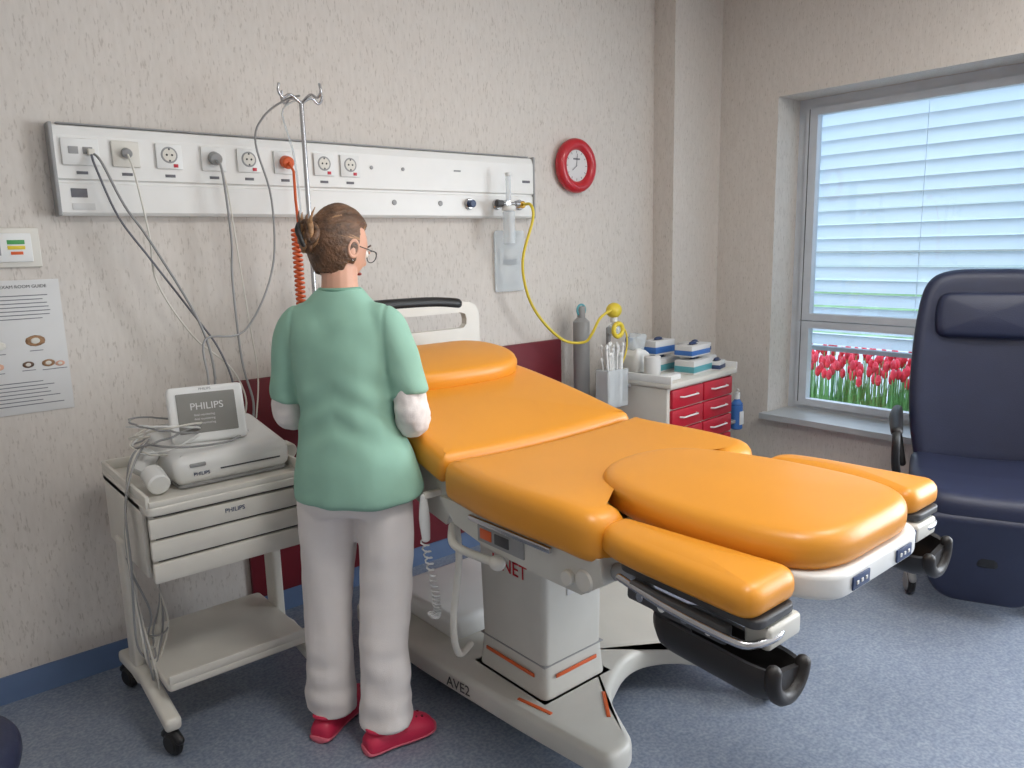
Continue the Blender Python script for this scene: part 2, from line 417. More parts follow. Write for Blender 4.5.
for x in (1.85,2.1): cyl('cover_screw',(sx(x),-.054,1.755),(sx(x),-.060,1.755),.012,'greyp',r)
for x in (1.74,1.9): cyl('cover_screw',(sx(x),-.060,1.90),(sx(x),-.064,1.90),.008,'greyp',r)
box('outlet_tag',(sx(2.63),-.062,1.87),(.05,.002,.012),'ink',r,.0005)
f=empty('oxygen_flowmeter',(2.437,2.93,0))
cyl('valve_body',(0,.025,1.755),(0,-.03,1.755),.018,'chrome',f); cyl('knob',(-.07,-.02,1.755),(-.03,-.02,1.755),.016,'dgrey',f)
cyl('knob_stem',(-.035,-.02,1.755),(.06,-.02,1.755),.008,'chrome',f); cyl('knob_right',(.05,-.02,1.755),(.075,-.02,1.755),.014,'chrome',f)
cyl('flow_tube',(0,-.03,1.77),(0,-.03,1.89),.013,'clear',f); cyl('tube_cap',(0,-.03,1.885),(0,-.03,1.90),.015,'white',f)
cyl('jar_lid',(0,-.03,1.72),(0,-.03,1.745),.034,'white',f); cyl('humidifier_jar',(0,-.03,1.56),(0,-.03,1.72),.03,'clear',f)
cyl('jar_stem',(0,-.03,1.58),(0,-.03,1.72),.006,'white',f,n=10)
tube('yellow_oxygen_hose',[(2.58,2.95,1.755),(2.58,2.90,1.75),(2.575,2.88,1.68),(2.52,2.9,1.48),(2.56,2.91,1.30),(2.66,2.91,1.16),(2.80,2.9,1.05),(2.90,2.85,1.035),(2.93,2.82,1.08),(2.97,2.80,1.16),(3.03,2.78,1.2)],.0075,'yellow',n=10,sm=6)
g=empty('plastic_bag_on_wall',(2.55,D-.012,1.47))
o=rpoly([(-.1,-.15),(.1,-.15),(.1,.16),(-.1,.16)],.02)
slab('bag',o,.004,.008,.003,'clear',g,M4=TR((0,0,0),math.pi/2))
box('leaflet',(0,-.001,-.02),(.13,.002,.18),'paper',g,.0005); box('leaflet_text',(0,-.0025,0),(.09,.001,.03),'ink',g,.0002)
cyl('hook',(0,.012,.15),(0,-.03,.15),.004,'chrome',g,n=8)
c=empty('wall_clock',(3.02,D,1.97))
torus('rim',(0,-.03,0),.113,.031,'red',c,n=56,k=14)
cyl('case',(0,0,0),(0,-.028,0),.12,'red',c,n=48); cyl('dial',(0,-.026,0),(0,-.034,0),.09,'paper',c,n=48)
for i in range(12):
    a=i*math.pi/6; box('hour_mark',(math.sin(a)*.072,-.0353,math.cos(a)*.072),(.003,.001,.012),'ink',c,.0003,rot=(0,a,0))
box('hour_hand',(-.016,-.037,-.012),(.004,.0015,.045),'ink',c,.0005,rot=(0,.95,0)); box('minute_hand',(.0,-.0385,.03),(.003,.0015,.065),'ink',c,.0005,rot=(0,.1,0))
box('dial_print',(.0,-.0355,.035),(.05,.0008,.008),'ink',c,.0003)
c=empty('wall_control_panel',(.37,D,1.585)); box('back_plate',(0,-.008,0),(.20,.015,.13),'cream',c,.004)
box('cover',(.0,-.018,0),(.15,.01,.095),'white',c,.003); box('green_label',(.03,-.0235,.018),(.05,.002,.014),'green',c,.0004); box('yellow_label',(.03,-.0235,.0),(.05,.002,.012),'yellow',c,.0004); box('red_label',(.03,-.0235,-.018),(.035,.002,.010),'orange_h',c,.0004); box('slot',(-.03,-.0235,0),(.03,.002,.05),'greyp',c,.0004)
c=empty('wall_poster',(.36,D,1.25)); box('sheet',(0,-.003,0),(.305,.003,.455),'paper',c,.0005)
text('poster_title','EXAM ROOM GUIDE',.015,FRONT((0.045,-.0052,.205)),'dgrey',c,.0002)
for i in range(7):
    wv=random.uniform(.12,.2); box('text_line',(.02,-.005,.175-i*.013),(wv,.0008,.0028),'ink',c,.0002)
for (x,z,mm,sc) in ((.06,.02,'hairl',1.2),(-.05,.01,'cream',1),(.09,-.06,'hairl',.8),(.03,-.06,'hair',.7),(-.06,-.06,'skin',.8),(.125,-.065,'skin',.6)):
    ball('diagram',(x,-.005,z),(.026*sc,.001,.016*sc),mm,c,sub=2); ball('diagram_core',(x,-.0062,z),(.012*sc,.001,.009*sc),'cream',c,sub=2); box('diagram_caption',(x,-.005,z-.028*sc),(.04,.0008,.0025),'ink',c,.0002)
for i in range(7): box('caption_line',(random.uniform(-.02,.02),-.005,-.12-i*.013),(random.uniform(.14,.22),.0008,.0028),'ink',c,.0002)

# ---------------------------------------------------------------- BED (axis = -Y)
BX,BY=1.66,1.4
bed=empty('birthing_bed',(BX,BY,0))
def wb(x,y): return (x-BX,y-BY)
ZT=.925
so=rpoly([(-.44,-.225),(-.30,-.225),(-.275,-.02),(-.13,.075),(.13,.075),(.25,-.02),(.265,-.13),(.425,-.12),(.455,.10),(.43,.40),(-.43,.40),(-.465,.10)],[.07,.06,.12,.1,.1,.12,.06,.07,.2,.03,.03,.2],sub=6)
def wseat(p):
    z=p.z
    if p.y<-.02: z-=.35*(p.y+.02)**2
    z+=.02*(abs(p.x)/.48)**2 - .01
    if p.y>.2: z+=.18*(p.y-.2)**2
    return (p.x,p.y,z)
slab('seat_cushion',so,ZT,.125,.045,'orange',bed,dome=0,warp=wseat,rb=.03)
tilt=math.radians(14); BM=TR((0,.405,ZT-.005),tilt)
bo=rpoly([(-.425,0),(.425,0),(.41,.30),(.36,.60),(.28,.75),(-.28,.75),(-.36,.60),(-.41,.30)],[.03,.03,.2,.15,.12,.12,.15,.2],sub=6)
slab('backrest_cushion',bo,0.01,.10,.04,'orange',bed,dome=.01,M4=BM,rb=.03,warp=lambda p:(p.x,p.y,p.z+.015*(abs(p.x)/.45)**2))
po=rpoly([(-.25,.45),(.25,.45),(.35,.60),(.25,.77),(-.25,.77),(-.35,.60)],[.2,.2,.14,.12,.12,.14],sub=5)
slab('head_pillow',po,.08,.075,.036,'orange',bed,dome=.012,M4=BM,rb=.02)
fo=rpoly([(-.20,-.69),(.20,-.69),(.28,-.55),(.275,-.22),(.17,.055),(-.17,.055),(-.285,-.22),(-.28,-.55)],[.12,.12,.12,.22,.18,.18,.22,.12],sub=5)
slab('foot_cushion',fo,ZT+.016,.085,.038,'orange',bed,dome=.012,rb=.025)
for s,nm in ((-1,'left'),(1,'right')):
    SH=TR((.062,0,.022)) if s>0 else TR((.018,-.035,.020))
    lo=rpoly([(s*.285,-.62),(s*.475,-.62),(s*.45,-.24),(s*.41,-.16),(s*.315,-.16)],[.05,.05,.12,.06,.04],sub=5)
    slab('leg_support_'+nm,lo,.872,.068,.032,'orange',bed,dome=.008,rb=.02,M4=SH)
    lb=rpoly([(s*.31,-.625),(s*.455,-.625),(s*.43,-.24),(s*.32,-.24)],.03)
    slab('leg_bracket_'+nm,lb,.804,.020,.005,'dgrey',bed,M4=SH)
    T_=lambda pts:[SH@Vector(p) for p in pts]
    tube('bracket_rail_'+nm,T_([(s*.455,-.27,.782),(s*.465,-.40,.765),(s*.468,-.56,.755),(s*.45,-.61,.752),(s*.38,-.625,.755),(s*.33,-.60,.765)]),.009,'chrome',bed,sm=5)
    def pl(p): return tuple(SH@Vector(p))
    box('bracket_control_'+nm,pl((s*.452,-.43,.760)),(.028,.26,.042),'dgrey',bed,.008,rot=(.05,0,0))
    for q in range(4): cyl('control_dial_'+nm,pl((s*.464,-.34-.06*q,.762-.003*q)),pl((s*.470,-.34-.06*q,.762-.003*q)),.010,'white' if q%2 else 'chrome',bed,n=14)
    box('bracket_foot_'+nm,pl((s*.36,-.60,.755)),(.12,.06,.05),'beige',bed,.01)
    V=[];F=[];nu=17;nv=14; Rr=.080
    zc0=.712
    for k,(off) in enumerate((0,.016)):
        for i in range(nv):
            t=i/(nv-1); y=-.36-.29*t; e_=(1-max(0,(t-.80)/.20)**2*.28)*(1-max(0,(.12-t)/.12)**2*.25)
            rr=(Rr-off)*e_; zc=zc0-.02*t
            for j in range(nu):
                a=math.radians(-195+ 190*j/(nu-1))
                V.append(SH@Vector((s*.385+rr*math.cos(a)*(1 if s<0 else -1),y,zc+rr*math.sin(a))))
    q=nu*nv
    for i in range(nv-1):
        for j in range(nu-1):
            a=i*nu+j; F.append([a,a+1,a+nu+1,a+nu]); F.append([q+a,q+a+nu,q+a+nu+1,q+a+1])
        for j in (0,nu-1): a=i*nu+j; F.append([a,a+nu,q+a+nu,q+a])
    for j in range(nu-1):
        for i in (0,nv-1): a=i*nu+j; F.append([a,a+1,q+a+1,q+a])
    mk('calf_trough_'+nm,V,F,'trough',bed,flat_angle=60)
    rim=[SH@Vector((s*.385+.056*math.cos(math.radians(a))*(1 if s<0 else -1),-.652,zc0-.02+.056*math.sin(math.radians(a)))) for a in range(-195,-4,19)]
    tube('trough_end_rim_'+nm,rim,.016,'trough',bed,sm=2)
    # padded end wall
    ew=[Vector((.056*math.cos(math.radians(a)),.056*math.sin(math.radians(a)))) for a in range(-190,-9,15)]
    V=[SH@Vector((s*.385+p.x*(1 if s<0 else -1),yy,zc0-.02+p.y)) for yy in (-.652,-.640) for p in ew]; n=len(ew)
    mk('trough_end_wall_'+nm,V,[[i,(i+1)%n,n+(i+1)%n,n+i] for i in range(n)]+[list(range(n)),[n+i for i in range(n)]],'trough',bed,smooth=False)
    tube('trough_arm_'+nm,T_([(s*.36,-.24,.78),(s*.385,-.30,.73),(s*.385,-.40,.67)]),.018,'dgrey',bed,sm=4)
uo=rpoly([(-.20,-.70),(.20,-.70),(.255,-.62),(.25,-.15),(-.25,-.15),(-.255,-.62)],[.05,.06,.06,.02,.02,.06])
slab('foot_underframe',uo,.858,.058,.012,'white',bed)
for x,y,rz in ((-.11,-.703,0),(.10,-.703,0),(.243,-.65,math.radians(53))):
    box('foot_control_label',(x,y,.828),(.075,.004,.03),'dblue',bed,.001,rot=(0,0,rz))
    for k in(-1,0,1): box('label_icon',(x+k*.02*math.cos(rz),y-.002+k*.02*math.sin(rz),.828),(.008,.004,.008),'paper',bed,.0005,rot=(0,0,rz))
fr=rpoly([(-.40,-.20),(-.30,-.22),(.30,-.22),(.40,-.16),(.39,.45),(-.39,.45)],.05)
slab('seat_underframe',fr,.805,.07,.015,'beige',bed)
for s,nm in ((-1,'left'),(1,'right')):
    pts=[(.44,.81),(.37,.74),(.22,.712),(-.02,.70),(-.16,.70),(-.235,.75),(-.22,.81)]
    V=[(s*(.415),y,z) for y,z in pts]+[(s*(.365),y,z) for y,z in pts]; n=len(pts)
    F=[[i,(i+1)%n,n+(i+1)%n,n+i] for i in range(n)]+[list(range(n)),[n+i for i in range(n)][::-1]]
    mk('side_panel_'+nm,V,F,'beige',bed,smooth=False)
    box('side_recess_'+nm,(s*.417,.15,.750),(.006,.20,.05),'greyp',bed,.003)
    box('warning_label_'+nm,(s*.421,.21,.752),(.004,.05,.03),'orange_h',bed,.001); box('info_label_'+nm,(s*.421,.14,.752),(.004,.06,.03),'dgrey',bed,.001)
    cyl('side_knob_'+nm,(s*.41,-.12,.735),(s*.43,-.12,.735),.02,'cream',bed)
    box('accessory_rail_'+nm,(s*.432,.10,.793),(.012,.34,.016),'chrome',bed,.003)
    pts=[(.39,.84),(.47,.70),(.57,.72),(1.0,.86),(1.0,.93),(.43,.88)]
    V=[(s*.375,y,z) for y,z in pts]+[(s*.345,y,z) for y,z in pts]; n=len(pts)
    F=[[i,(i+1)%n,n+(i+1)%n,n+i] for i in range(n)]+[list(range(n)),[n+i for i in range(n)][::-1]]
    mk('backrest_side_frame_'+nm,V,F,'beige',bed,smooth=False)
    # mechanism arms between seat frame and leg supports
    tube('leg_support_arm_'+nm,[(s*.33,.0,.72),(s*.35,-.14,.735),(s*.37,-.28,.79)],.022,'greyp',bed,sm=4)
    cyl('pivot_'+nm,(s*.30,-.17,.74),(s*.42,-.17,.74),.03,'cream',bed)
bbo=rpoly([(-.36,.03),(.36,.03),(.34,.70),(-.34,.70)],.05); slab('backrest_plate',bbo,-.09,.025,.006,'beige',bed,M4=BM)
tube('headboard_grip',[(-.34,1.315,1.305),(-.2,1.317,1.322),(.15,1.317,1.322),(.31,1.315,1.308)],.024,'black',bed,sm=5,n=14)
outl=rpoly([(-.42,1.0),(.42,1.0),(.42,1.315),(-.42,1.315)],[.03,.03,.07,.07])
inl=rpoly([(-.35,1.20),(.35,1.20),(.35,1.27),(-.35,1.27)],.03)
def frameplate(name,out,inn,y0,y1,m,parent):
    bm=bmesh.new()
    def ring(o,y): return [bm.verts.new((p.x,y,p.y)) for p in o]
    k=64
    def res(o):
        L=[0]; n=len(o)
        for i in range(n): L.append(L[-1]+(o[(i+1)%n]-o[i]).length)
        out=[];T=L[-1]
        for q in range(k):
            t=T*q/k; i=max(j for j in range(n) if L[j]<=t+1e-9); out.append(o[i].lerp(o[(i+1)%n],(t-L[i])/max(L[i+1]-L[i],1e-9)))
        return out
    A=res(out);B=res(inn)
    r=[ring(A,y0),ring(B,y0),ring(B,y1),ring(A,y1)]
    for i in range(4):
        a=r[i];b=r[(i+1)%4]
        for j in range(k): bm.faces.new([a[j],a[(j+1)%k],b[(j+1)%k],b[j]])
    bmesh.ops.recalc_face_normals(bm,faces=bm.faces)
    me=bpy.data.meshes.new(name); bm.to_mesh(me); bm.free(); me.materials.append(M[m]); return link(bpy.data.objects.new(name,me),parent)
frameplate('headboard_frame',outl,inl,1.30,1.335,'cream',bed)
box('headboard_mount',(0,1.22,.86),(.5,.25,.06),'beige',bed,.01); box('headboard_post_l',(-.3,1.31,.93),(.06,.04,.2),'beige',bed,.01); box('headboard_post_r',(.3,1.31,.93),(.06,.04,.2),'beige',bed,.01)
box('rear_spine',(0,.8,.80),(.22,.9,.06),'beige',bed,.01)
def frustum(name,c0,s0,c1,s1,z0,z1,r,m):
    a=rpoly([(-s0[0]/2,-s0[1]/2),(s0[0]/2,-s0[1]/2),(s0[0]/2,s0[1]/2),(-s0[0]/2,s0[1]/2)],r,sub=1)
    b=rpoly([(-s1[0]/2,-s1[1]/2),(s1[0]/2,-s1[1]/2),(s1[0]/2,s1[1]/2),(-s1[0]/2,s1[1]/2)],r,sub=1); n=len(a)
    V=[(p.x+c0[0],p.y+c0[1],z0) for p in a]+[(p.x+c1[0],p.y+c1[1],z1) for p in b]
    F=[[i,(i+1)%n,n+(i+1)%n,n+i] for i in range(n)]+[list(range(n))[::-1],[n+i for i in range(n)]]
    mk(name,V,F,m,bed,flat_angle=30)
cx=-.085; cyy=.36
frustum('column_lower',(cx,cyy),(.28,.34),(cx,cyy),(.26,.32),.13,.26,.03,'beige')
frustum('column_middle',(cx,cyy),(.255,.315),(cx,cyy),(.26,.33),.26,.60,.025,'beige')
frustum('column_upper',(cx,cyy),(.235,.30),(cx,cyy),(.24,.32),.60,.745,.02,'cream')
box('column_collar',(cx,cyy,.14),(.32,.38,.03),'cream',bed,.012)
box('column_seam',(cx,cyy,.262),(.262,.322,.004),'greyp',bed,.001)
box('column_stripe',(cx-.139,cyy,.225),(.004,.24,.012),'orange_h',bed,.001); box('column_stripe_front',(cx,cyy-.169,.225),(.18,.004,.012),'orange_h',bed,.001)
box('column_head',(0,.3,.735),(.5,.5,.05),'beige',bed,.02)
text('column_lettering','LINET',.066,TR((cx-.132,cyy-.0,.545),math.pi/2,0,-math.pi/2),'red',bed)
box('column_rating_plate',(cx-.0,cyy-.1645,.50),(.07,.003,.05),'paper',bed,.001)
text('side_lettering','AVE2',.05,FRONT((0,0,0)),'dgrey',bed).data.transform(TR((wb(1.348,1.90)[0]-.022,wb(1.345,1.90)[1],.115),0,0,math.radians(-83)))
bp=[wb(*p) for p in ((1.33,2.62),(1.315,2.15),(1.35,1.62),(1.385,1.28),(1.50,1.28),(1.62,1.50),(1.85,1.62),(2.02,1.54),(2.10,1.36),(2.25,1.36),(2.28,1.7),(2.24,2.62))]
slab('base_cover',rpoly(bp,[.05,.1,.1,.04,.05,.08,.15,.08,.05,.04,.1,.05]),.155,.075,.022,'beige',bed,rb=.01)
for (x,y,rz) in ((1.40,1.60,-80),(1.57,1.46,50)):
    a,b=wb(x,y); box('base_stripe',(a,b,.156),(.13,.012,.004),'orange_h',bed,.001,rot=(0,0,math.radians(rz)))
a,b=wb(1.72,2.3); box('base_cover_rear',(a,b,.19),(.55,.45,.09),'white',bed,.03)
for i,p in enumerate(((1.46,1.40),(2.19,1.28),(1.42,2.52),(2.18,2.52))):
    a,b=wb(*p); caster('caster_%d'%i,(a,b),.05 if i!=1 else .068,bed,math.radians(-60 if i==1 else 10),'greyp' if i!=1 else 'cream',.014 if i!=1 else .022)
a,b=wb(2.18,1.34); box('caster_arm',(a,b,.135),(.07,.12,.035),'beige',bed,.012)
hx,hy=wb(1.225,1.90)
tube('handset',[(hx,hy,.80),(hx,hy,.73),(hx,hy-.005,.66)],[.012,.019,.014],'white',bed,n=12,sm=3,ell=.6); box('handset_hook',(hx+.05,hy,.80),(.10,.02,.02),'cream',bed,.004)
cp=[]
for i in range(150):
    t=i/149; a=i*1.0; base=Vector((hx-.005+.03*math.sin(t*3.1),hy-.02*t,.66-.26*math.sin(t*2.0)))
    cp.append(base+Vector((.012*math.cos(a),.012*math.sin(a),0)))
tube('handset_cord',cp,.003,'white',bed,n=5)
tube('brake_hose',[(hx+.06,hy-.08,.74),(hx+.04,hy-.12,.62),(hx+.01,hy-.12,.42),(hx+.04,hy-.10,.30),(hx+.10,hy-.08,.30)],.011,'cream',bed,sm=6)
tube('side_lever',[(-.40,.40,.72),(-.43,.36,.69),(-.43,.30,.68),(-.43,.17,.688)],.013,'cream',bed,sm=4); ball('lever_knob',(-.43,.15,.69),(.022,.026,.022),'cream',bed)
# IV pole
IX=1.325
iv=empty('iv_pole',(IX,2.76,0),0)
cyl('pole',(0,0,.80),(0,0,2.10),.009,'chrome',iv,n=14); cyl('pole_socket',(0,0,.78),(0,0,.92),.018,'beige',iv,n=14)
for k in range(4):
    a=k*math.pi/2+.3; dx,dy=math.cos(a),math.sin(a)
    tube('hook_%d'%k,[(0,0,2.09),(dx*.05,dy*.05,2.115),(dx*.085,dy*.085,2.10),(dx*.105,dy*.105,2.12),(dx*.10,dy*.10,2.145)],.005,'chrome',iv,n=8,sm=5)
box('pole_clamp',(.0,0,.85),(.08,.05,.04),'greyp',iv,.008)
tube('looped_cable',[(-.01,-.01,2.115),(1.27-IX,.02,2.10),(1.20-IX,.06,2.04),(1.175-IX,.09,1.95),(1.22-IX,.09,1.745),(1.20-IX,.09,1.48),(1.074-IX,.09,1.26),(.925-IX,.09,1.24),(.90-IX,.02,1.1),(.88-IX,-.02,.97)],.004,'greyp',iv,sm=6,n=8)
tube('suction_tube',[(-.02,0,2.10),(-.05,.06,2.06),(-.01,.07,1.9),(.0,.06,1.6)],.004,'clear',iv,sm=6,n=8)
rr_=r
def sh(pts): return [(p[0]-1.61,p[1]-D,p[2]) for p in pts]
tube('monitor_power_cable',sh([(.652,2.965,1.895),(.67,2.94,1.86),(.72,2.92,1.72),(.784,2.9,1.60),(.913,2.87,1.313),(.95,2.86,1.12),(.93,2.86,.98),(.90,2.85,.90)]),.0045,'greyp',rr_,sm=6,n=8)
tube('data_cable',sh([(.758,2.955,1.895),(.765,2.92,1.82),(.79,2.92,1.62),(.80,2.92,1.45),(.90,2.9,1.25),(1.02,2.88,1.12),(1.06,2.86,.98),(1.0,2.84,.86)]),.0035,'cream',rr_,sm=6,n=8)
tube('second_power_cable',sh([(.645,2.965,1.89),(.65,2.94,1.84),(.70,2.93,1.68),(.78,2.91,1.54),(.90,2.89,1.34),(.98,2.88,1.2),(1.02,2.87,1.05),(.99,2.85,.92)]),.004,'ink',rr_,sm=6,n=8)
tube('mains_cable',sh([(1.062,2.945,1.89),(1.065,2.91,1.84),(1.08,2.92,1.6),(1.07,2.92,1.45),(1.064,2.88,1.149),(1.08,2.84,.98),(1.05,2.82,.87)]),.0045,'greyp',rr_,sm=6,n=8)
tube('sensor_cable',sh([(1.066,2.945,1.885),(1.08,2.92,1.80),(1.10,2.92,1.55),(1.12,2.92,1.30),(1.13,2.90,1.08),(1.09,2.85,.92)]),.003,'cream',rr_,sm=6,n=8)
cp=[(1.344,2.945,1.895),(1.345,2.91,1.86),(1.335,2.89,1.75),(1.33,2.87,1.66)]
for i in range(170):
    t=i/169; a=i*.75; cp.append((1.318+.016*math.cos(a),2.87+.016*math.sin(a),1.64-.36*t))
cp+=[(1.31,2.87,1.2),(1.28,2.9,1.0)]
tube('orange_coiled_hose',sh(cp),.0055,'orange_h',rr_,n=7)

# ---------------------------------------------------------------- monitor trolley
t=empty('monitor_trolley',(.80,2.61,0))
sx_,sy_=.26,.28
to=rpoly([(-sx_,-sy_),(sx_,-sy_),(sx_,sy_),(-sx_,sy_)],.03)
slab('top_tray',to,.815,.03,.008,'cream',t)
for (c,s) in (((0,-sy_+.008,.822),(.50,.012,.02)),((0,sy_-.008,.83),(.50,.012,.04)),((-sx_+.008,0,.83),(.012,.54,.04)),((sx_-.008,0,.83),(.012,.54,.04))): box('tray_lip',c,s,'cream',t,.004)
for i,z in enumerate((.745,.675,.605)):
    box('drawer_%d'%i,(0,0,z),(.48,.50,.062),'cream',t,.006)
    box('drawer_front_%d'%i,(0,-.262,z),(.51,.022,.064),'cream',t,.008)
    box('drawer_gap_%d'%i,(0,-.24,z+.034),(.47,.03,.006),'dgrey',t,.001)
text('trolley_lettering','PHILIPS',.02,FRONT((.0,-.2745,.752)),'dblue',t)
for s in (-1,1):
    box('side_panel',(s*.252,.02,.70),(.016,.46,.25),'cream',t,.006)
    box('upright',(s*.252,.10,.36),(.035,.09,.52),'cream',t,.01)
    for a,b in (((-.275,.115),(.0,.155)),((.0,.155),(.275,.115))):
        dy=b[0]-a[0];dz=b[1]-a[1]
        box('foot_beam',(s*.252,(a[0]+b[0])/2,(a[1]+b[1])/2),(.05,math.hypot(dy,dz)+.03,.045),'cream',t,.014,rot=(math.atan2(dz,dy),0,0))
    for q in (-.255,.255): caster('caster',(s*.252,q),.04,t,.3,'black')
so=rpoly([(-.24,-.22),(.24,-.22),(.24,.24),(-.24,.24)],.02); slab('bottom_shelf',so,.215,.03,.008,'cream',t)
box('shelf_lip',(0,-.215,.225),(.47,.012,.03),'cream',t,.004)
c=empty('fetal_monitor',(.85,2.60,.816))
o=rpoly([(-.19,-.165),(.19,-.165),(.19,.17),(-.19,.17)],.035)
slab('body',o,.10,.09,.03,'white',c,warp=lambda p:(p.x,p.y,p.z+(p.y+.165)*.16*(1 if p.z>.05 else 0)))
slab('base_foot',rpoly([(-.18,-.155),(.18,-.155),(.18,.16),(-.18,.16)],.03),.014,.012,.003,'greyp',c)
box('paper_slot',(.05,-.166,.05),(.2,.006,.004),'dgrey',c,.001); box('button_row',(-.12,-.16,.075),(.05,.02,.012),'greyp',c,.003)
text('body_lettering','PHILIPS',.016,FRONT((-.11,-.1665,.045)),'dblue',c)
SM=TR((-.03,-.02,.20),math.radians(-20),0,math.radians(-12))
bz=rpoly([(-.12,-.09),(.12,-.09),(.12,.10),(-.12,.10)],.018)
SP=SM@TR((0,0,0),math.pi/2)
slab('screen_housing',bz,.02,.04,.01,'white',c,M4=SP)
slab('screen',rpoly([(-.092,-.06),(.092,-.06),(.092,.075),(-.092,.075)],.004),.0225,.004,.001,'screen',c,M4=SP)
text('screen_lettering','PHILIPS',.033,SP@TR((0,.028,.0228)),'paper',c,.0002)
for q in range(3): text('screen_text_%d'%q,'fetal monitoring',.010,SP@TR((-.01,-.0-.014*q,.0228)),'paper',c,.0002)
text('bezel_lettering','PHILIPS',.012,SP@TR((0,.087,.0202)),'ink',c,.0002)
box('screen_hinge',(-.01,.03,.115),(.08,.05,.05),'white',c,.01)
TC=empty('transducers_and_leads',(-.24,-.10,0),0,c)
cyl('transducer_a',(0,-.07,.035),(.0,.01,.055),.034,'white',TC); cyl('transducer_b',(-.02,.10,.04),(.03,.12,.10),.034,'white',TC); cyl('transducer_c',(.455,-.0,.04),(.45,.05,.045),.03,'cream',TC)
for k in range(6):
    pts=[]
    for i in range(26):
        a=i/25*2*math.pi; pts.append((.09+.11*math.cos(a)+random.uniform(-.008,.008),.12+.10*math.sin(a)+random.uniform(-.008,.008),.13+.01*k+.03*math.sin(a+k)))
    tube('cable_loop_%d'%k,pts,.0035,('cream','white','greyp')[k%3],TC,n=6,sm=2)
tube('cable_over_front',[(.02,.10,.13),(.06,-.02,.135),(.15,-.03,.125),(.25,-.01,.12),(.33,.05,.13)],.004,'greyp',TC,n=6,sm=6)
for k in range(6):
    o=random.uniform(-.025,.025)
    tube('hanging_cable_%d'%k,[(.03,.12,.14),(-.04,.05+o,.10),(-.085+o*.3,.0+o,-.02),(-.10,-.02+o,-.20),(-.08+o,-.02,-.38-.05*k),(-.05,.04+o,-.50-.03*k),(-.0+o,.12,-.52),(.03,.2,-.42),(-.01,.16,-.2)],.0035,'cream' if k%2 else 'greyp',TC,n=6,sm=6)

# ---------------------------------------------------------------- red drawer cart
k=empty('supply_cart',(3.12,2.44,0),math.radians(4))
wd,dp=.64,.42
def kb(n,x0,x1,y0,y1,z0_,z1_,m,b=.004): return box(n,((x0+x1)/2,(y0+y1)/2,(z0_+z1_)/2),(x1-x0,y1-y0,z1_-z0_),m,k,b)
kb('carcass',0,wd,.02,dp,.12,.80,'cream',.01)
kb('top_tray',-.015,wd+.015,-.01,dp+.01,.80,.83,'cream',.008)
for q in ((-.015,0,-.01,dp+.01),(wd,wd+.015,-.01,dp+.01),(-.01,wd+.01,dp-.005,dp+.01)): kb('tray_lip',q[0],q[1],q[2],q[3],.825,.865,'white')
for i in range(6):
    z=.685-.11*i
    for j in range(2):
        x0=.02+j*.305
        kb('drawer_%d_%d'%(i,j),x0,x0+.295,.0,.025,z,z+.103,'crimson',.008)
        tube('handle',[(x0+.07,.0,z+.06),(x0+.08,-.018,z+.06),(x0+.215,-.018,z+.06),(x0+.225,.0,z+.06)],.005,'white',k,n=8)
for x in (.05,wd-.05):
    for y in (.06,dp-.05): caster('caster',(x,y),.04,k,.2,'dgrey')
def glovebox(name,x,y,z,rz,mm,s=(.22,.12,.075)):
    e=empty(name,(3.13+x,2.44+y,z),rz); box('carton',(0,0,s[2]/2),s,'paper',e,.002)
    box('band',(0,0,s[2]*.35),(s[0]+.002,s[1]+.002,s[2]*.45),mm,e,.001); ball('opening',(0,0,s[2]),(.05,.02,.002),'dgrey',e,sub=2); ball('glove_tuft',(0,.0,s[2]+.006),(.035,.015,.012),'dblue',e,sub=2)
glovebox('glove_box',.37,.14,.831,.15,'teal'); glovebox('glove_box',.30,.32,.831,.1,'teal'); glovebox('glove_box',.37,.15,.925,.12,'blue',(.2,.11,.06)); glovebox('glove_box',.55,.25,.831,-.1,'teal',(.11,.2,.07)); glovebox('glove_box',.55,.27,.918,.2,'dblue',(.11,.16,.05))
glovebox('glove_box',.29,.33,.925,.05,'blue',(.18,.1,.08))
glovebox('glove_box',.53,.10,.831,.3,'dblue',(.10,.07,.05))
kd=empty('kidney_dish',(3.21,2.52,.831)); slab('dish',rpoly([(-.06,-.04),(.06,-.04),(.075,.03),(0,.015),(-.075,.03)],.03),.03,.03,.006,'white',kd)
tr=empty('tissue_roll',(3.20,2.63,.831)); cyl('roll',(0,0,0),(0,0,.12),.045,'paper',tr); cyl('core',(0,0,.119),(0,0,.122),.016,'ink',tr)
sb=empty('spray_bottle',(3.33,2.90,.831)); cyl('body',(0,0,0),(0,0,.13),.028,'white',sb); cyl('neck',(0,0,.13),(0,0,.16),.012,'white',sb); box('trigger_head',(-.01,0,.175),(.05,.02,.03),'blue',sb,.005)
am=empty('resuscitation_bag',(3.08,2.80,1.12))
box('holder_post',(0,.04,-.15),(.02,.02,.26),'greyp',am,.003)
ball('bag',(0,0,.075),(.048,.04,.042),'yellow',am); cyl('neck',(0,0,.01),(0,0,.04),.02,'white',am); torus('mask_rim',(.0,-.03,-.03),.035,.013,'yellow',am); ball('mask_dome',(0,0,-.03),(.035,.04,.035),'clear',am)
tube('oxygen_tubing',[(0,0,.02),(.06,-.03,-.04),(.07,-.03,-.14),(.02,-.04,-.22)],.005,'yellow',am,sm=5)
box('holder_base',(0,.04,-.282),(.08,.06,.014),'greyp',am,.003)
g=empty('gauze_pack',(3.23,2.77,.831)); 
V,F=slabgeo(rpoly([(-.06,-.05),(.06,-.05),(.06,.05),(-.06,.05)],.03),.15,.15,.04); mk('pack',[v+noise.noise_vector(v*14)*.02 for v in V],F,'white',g)
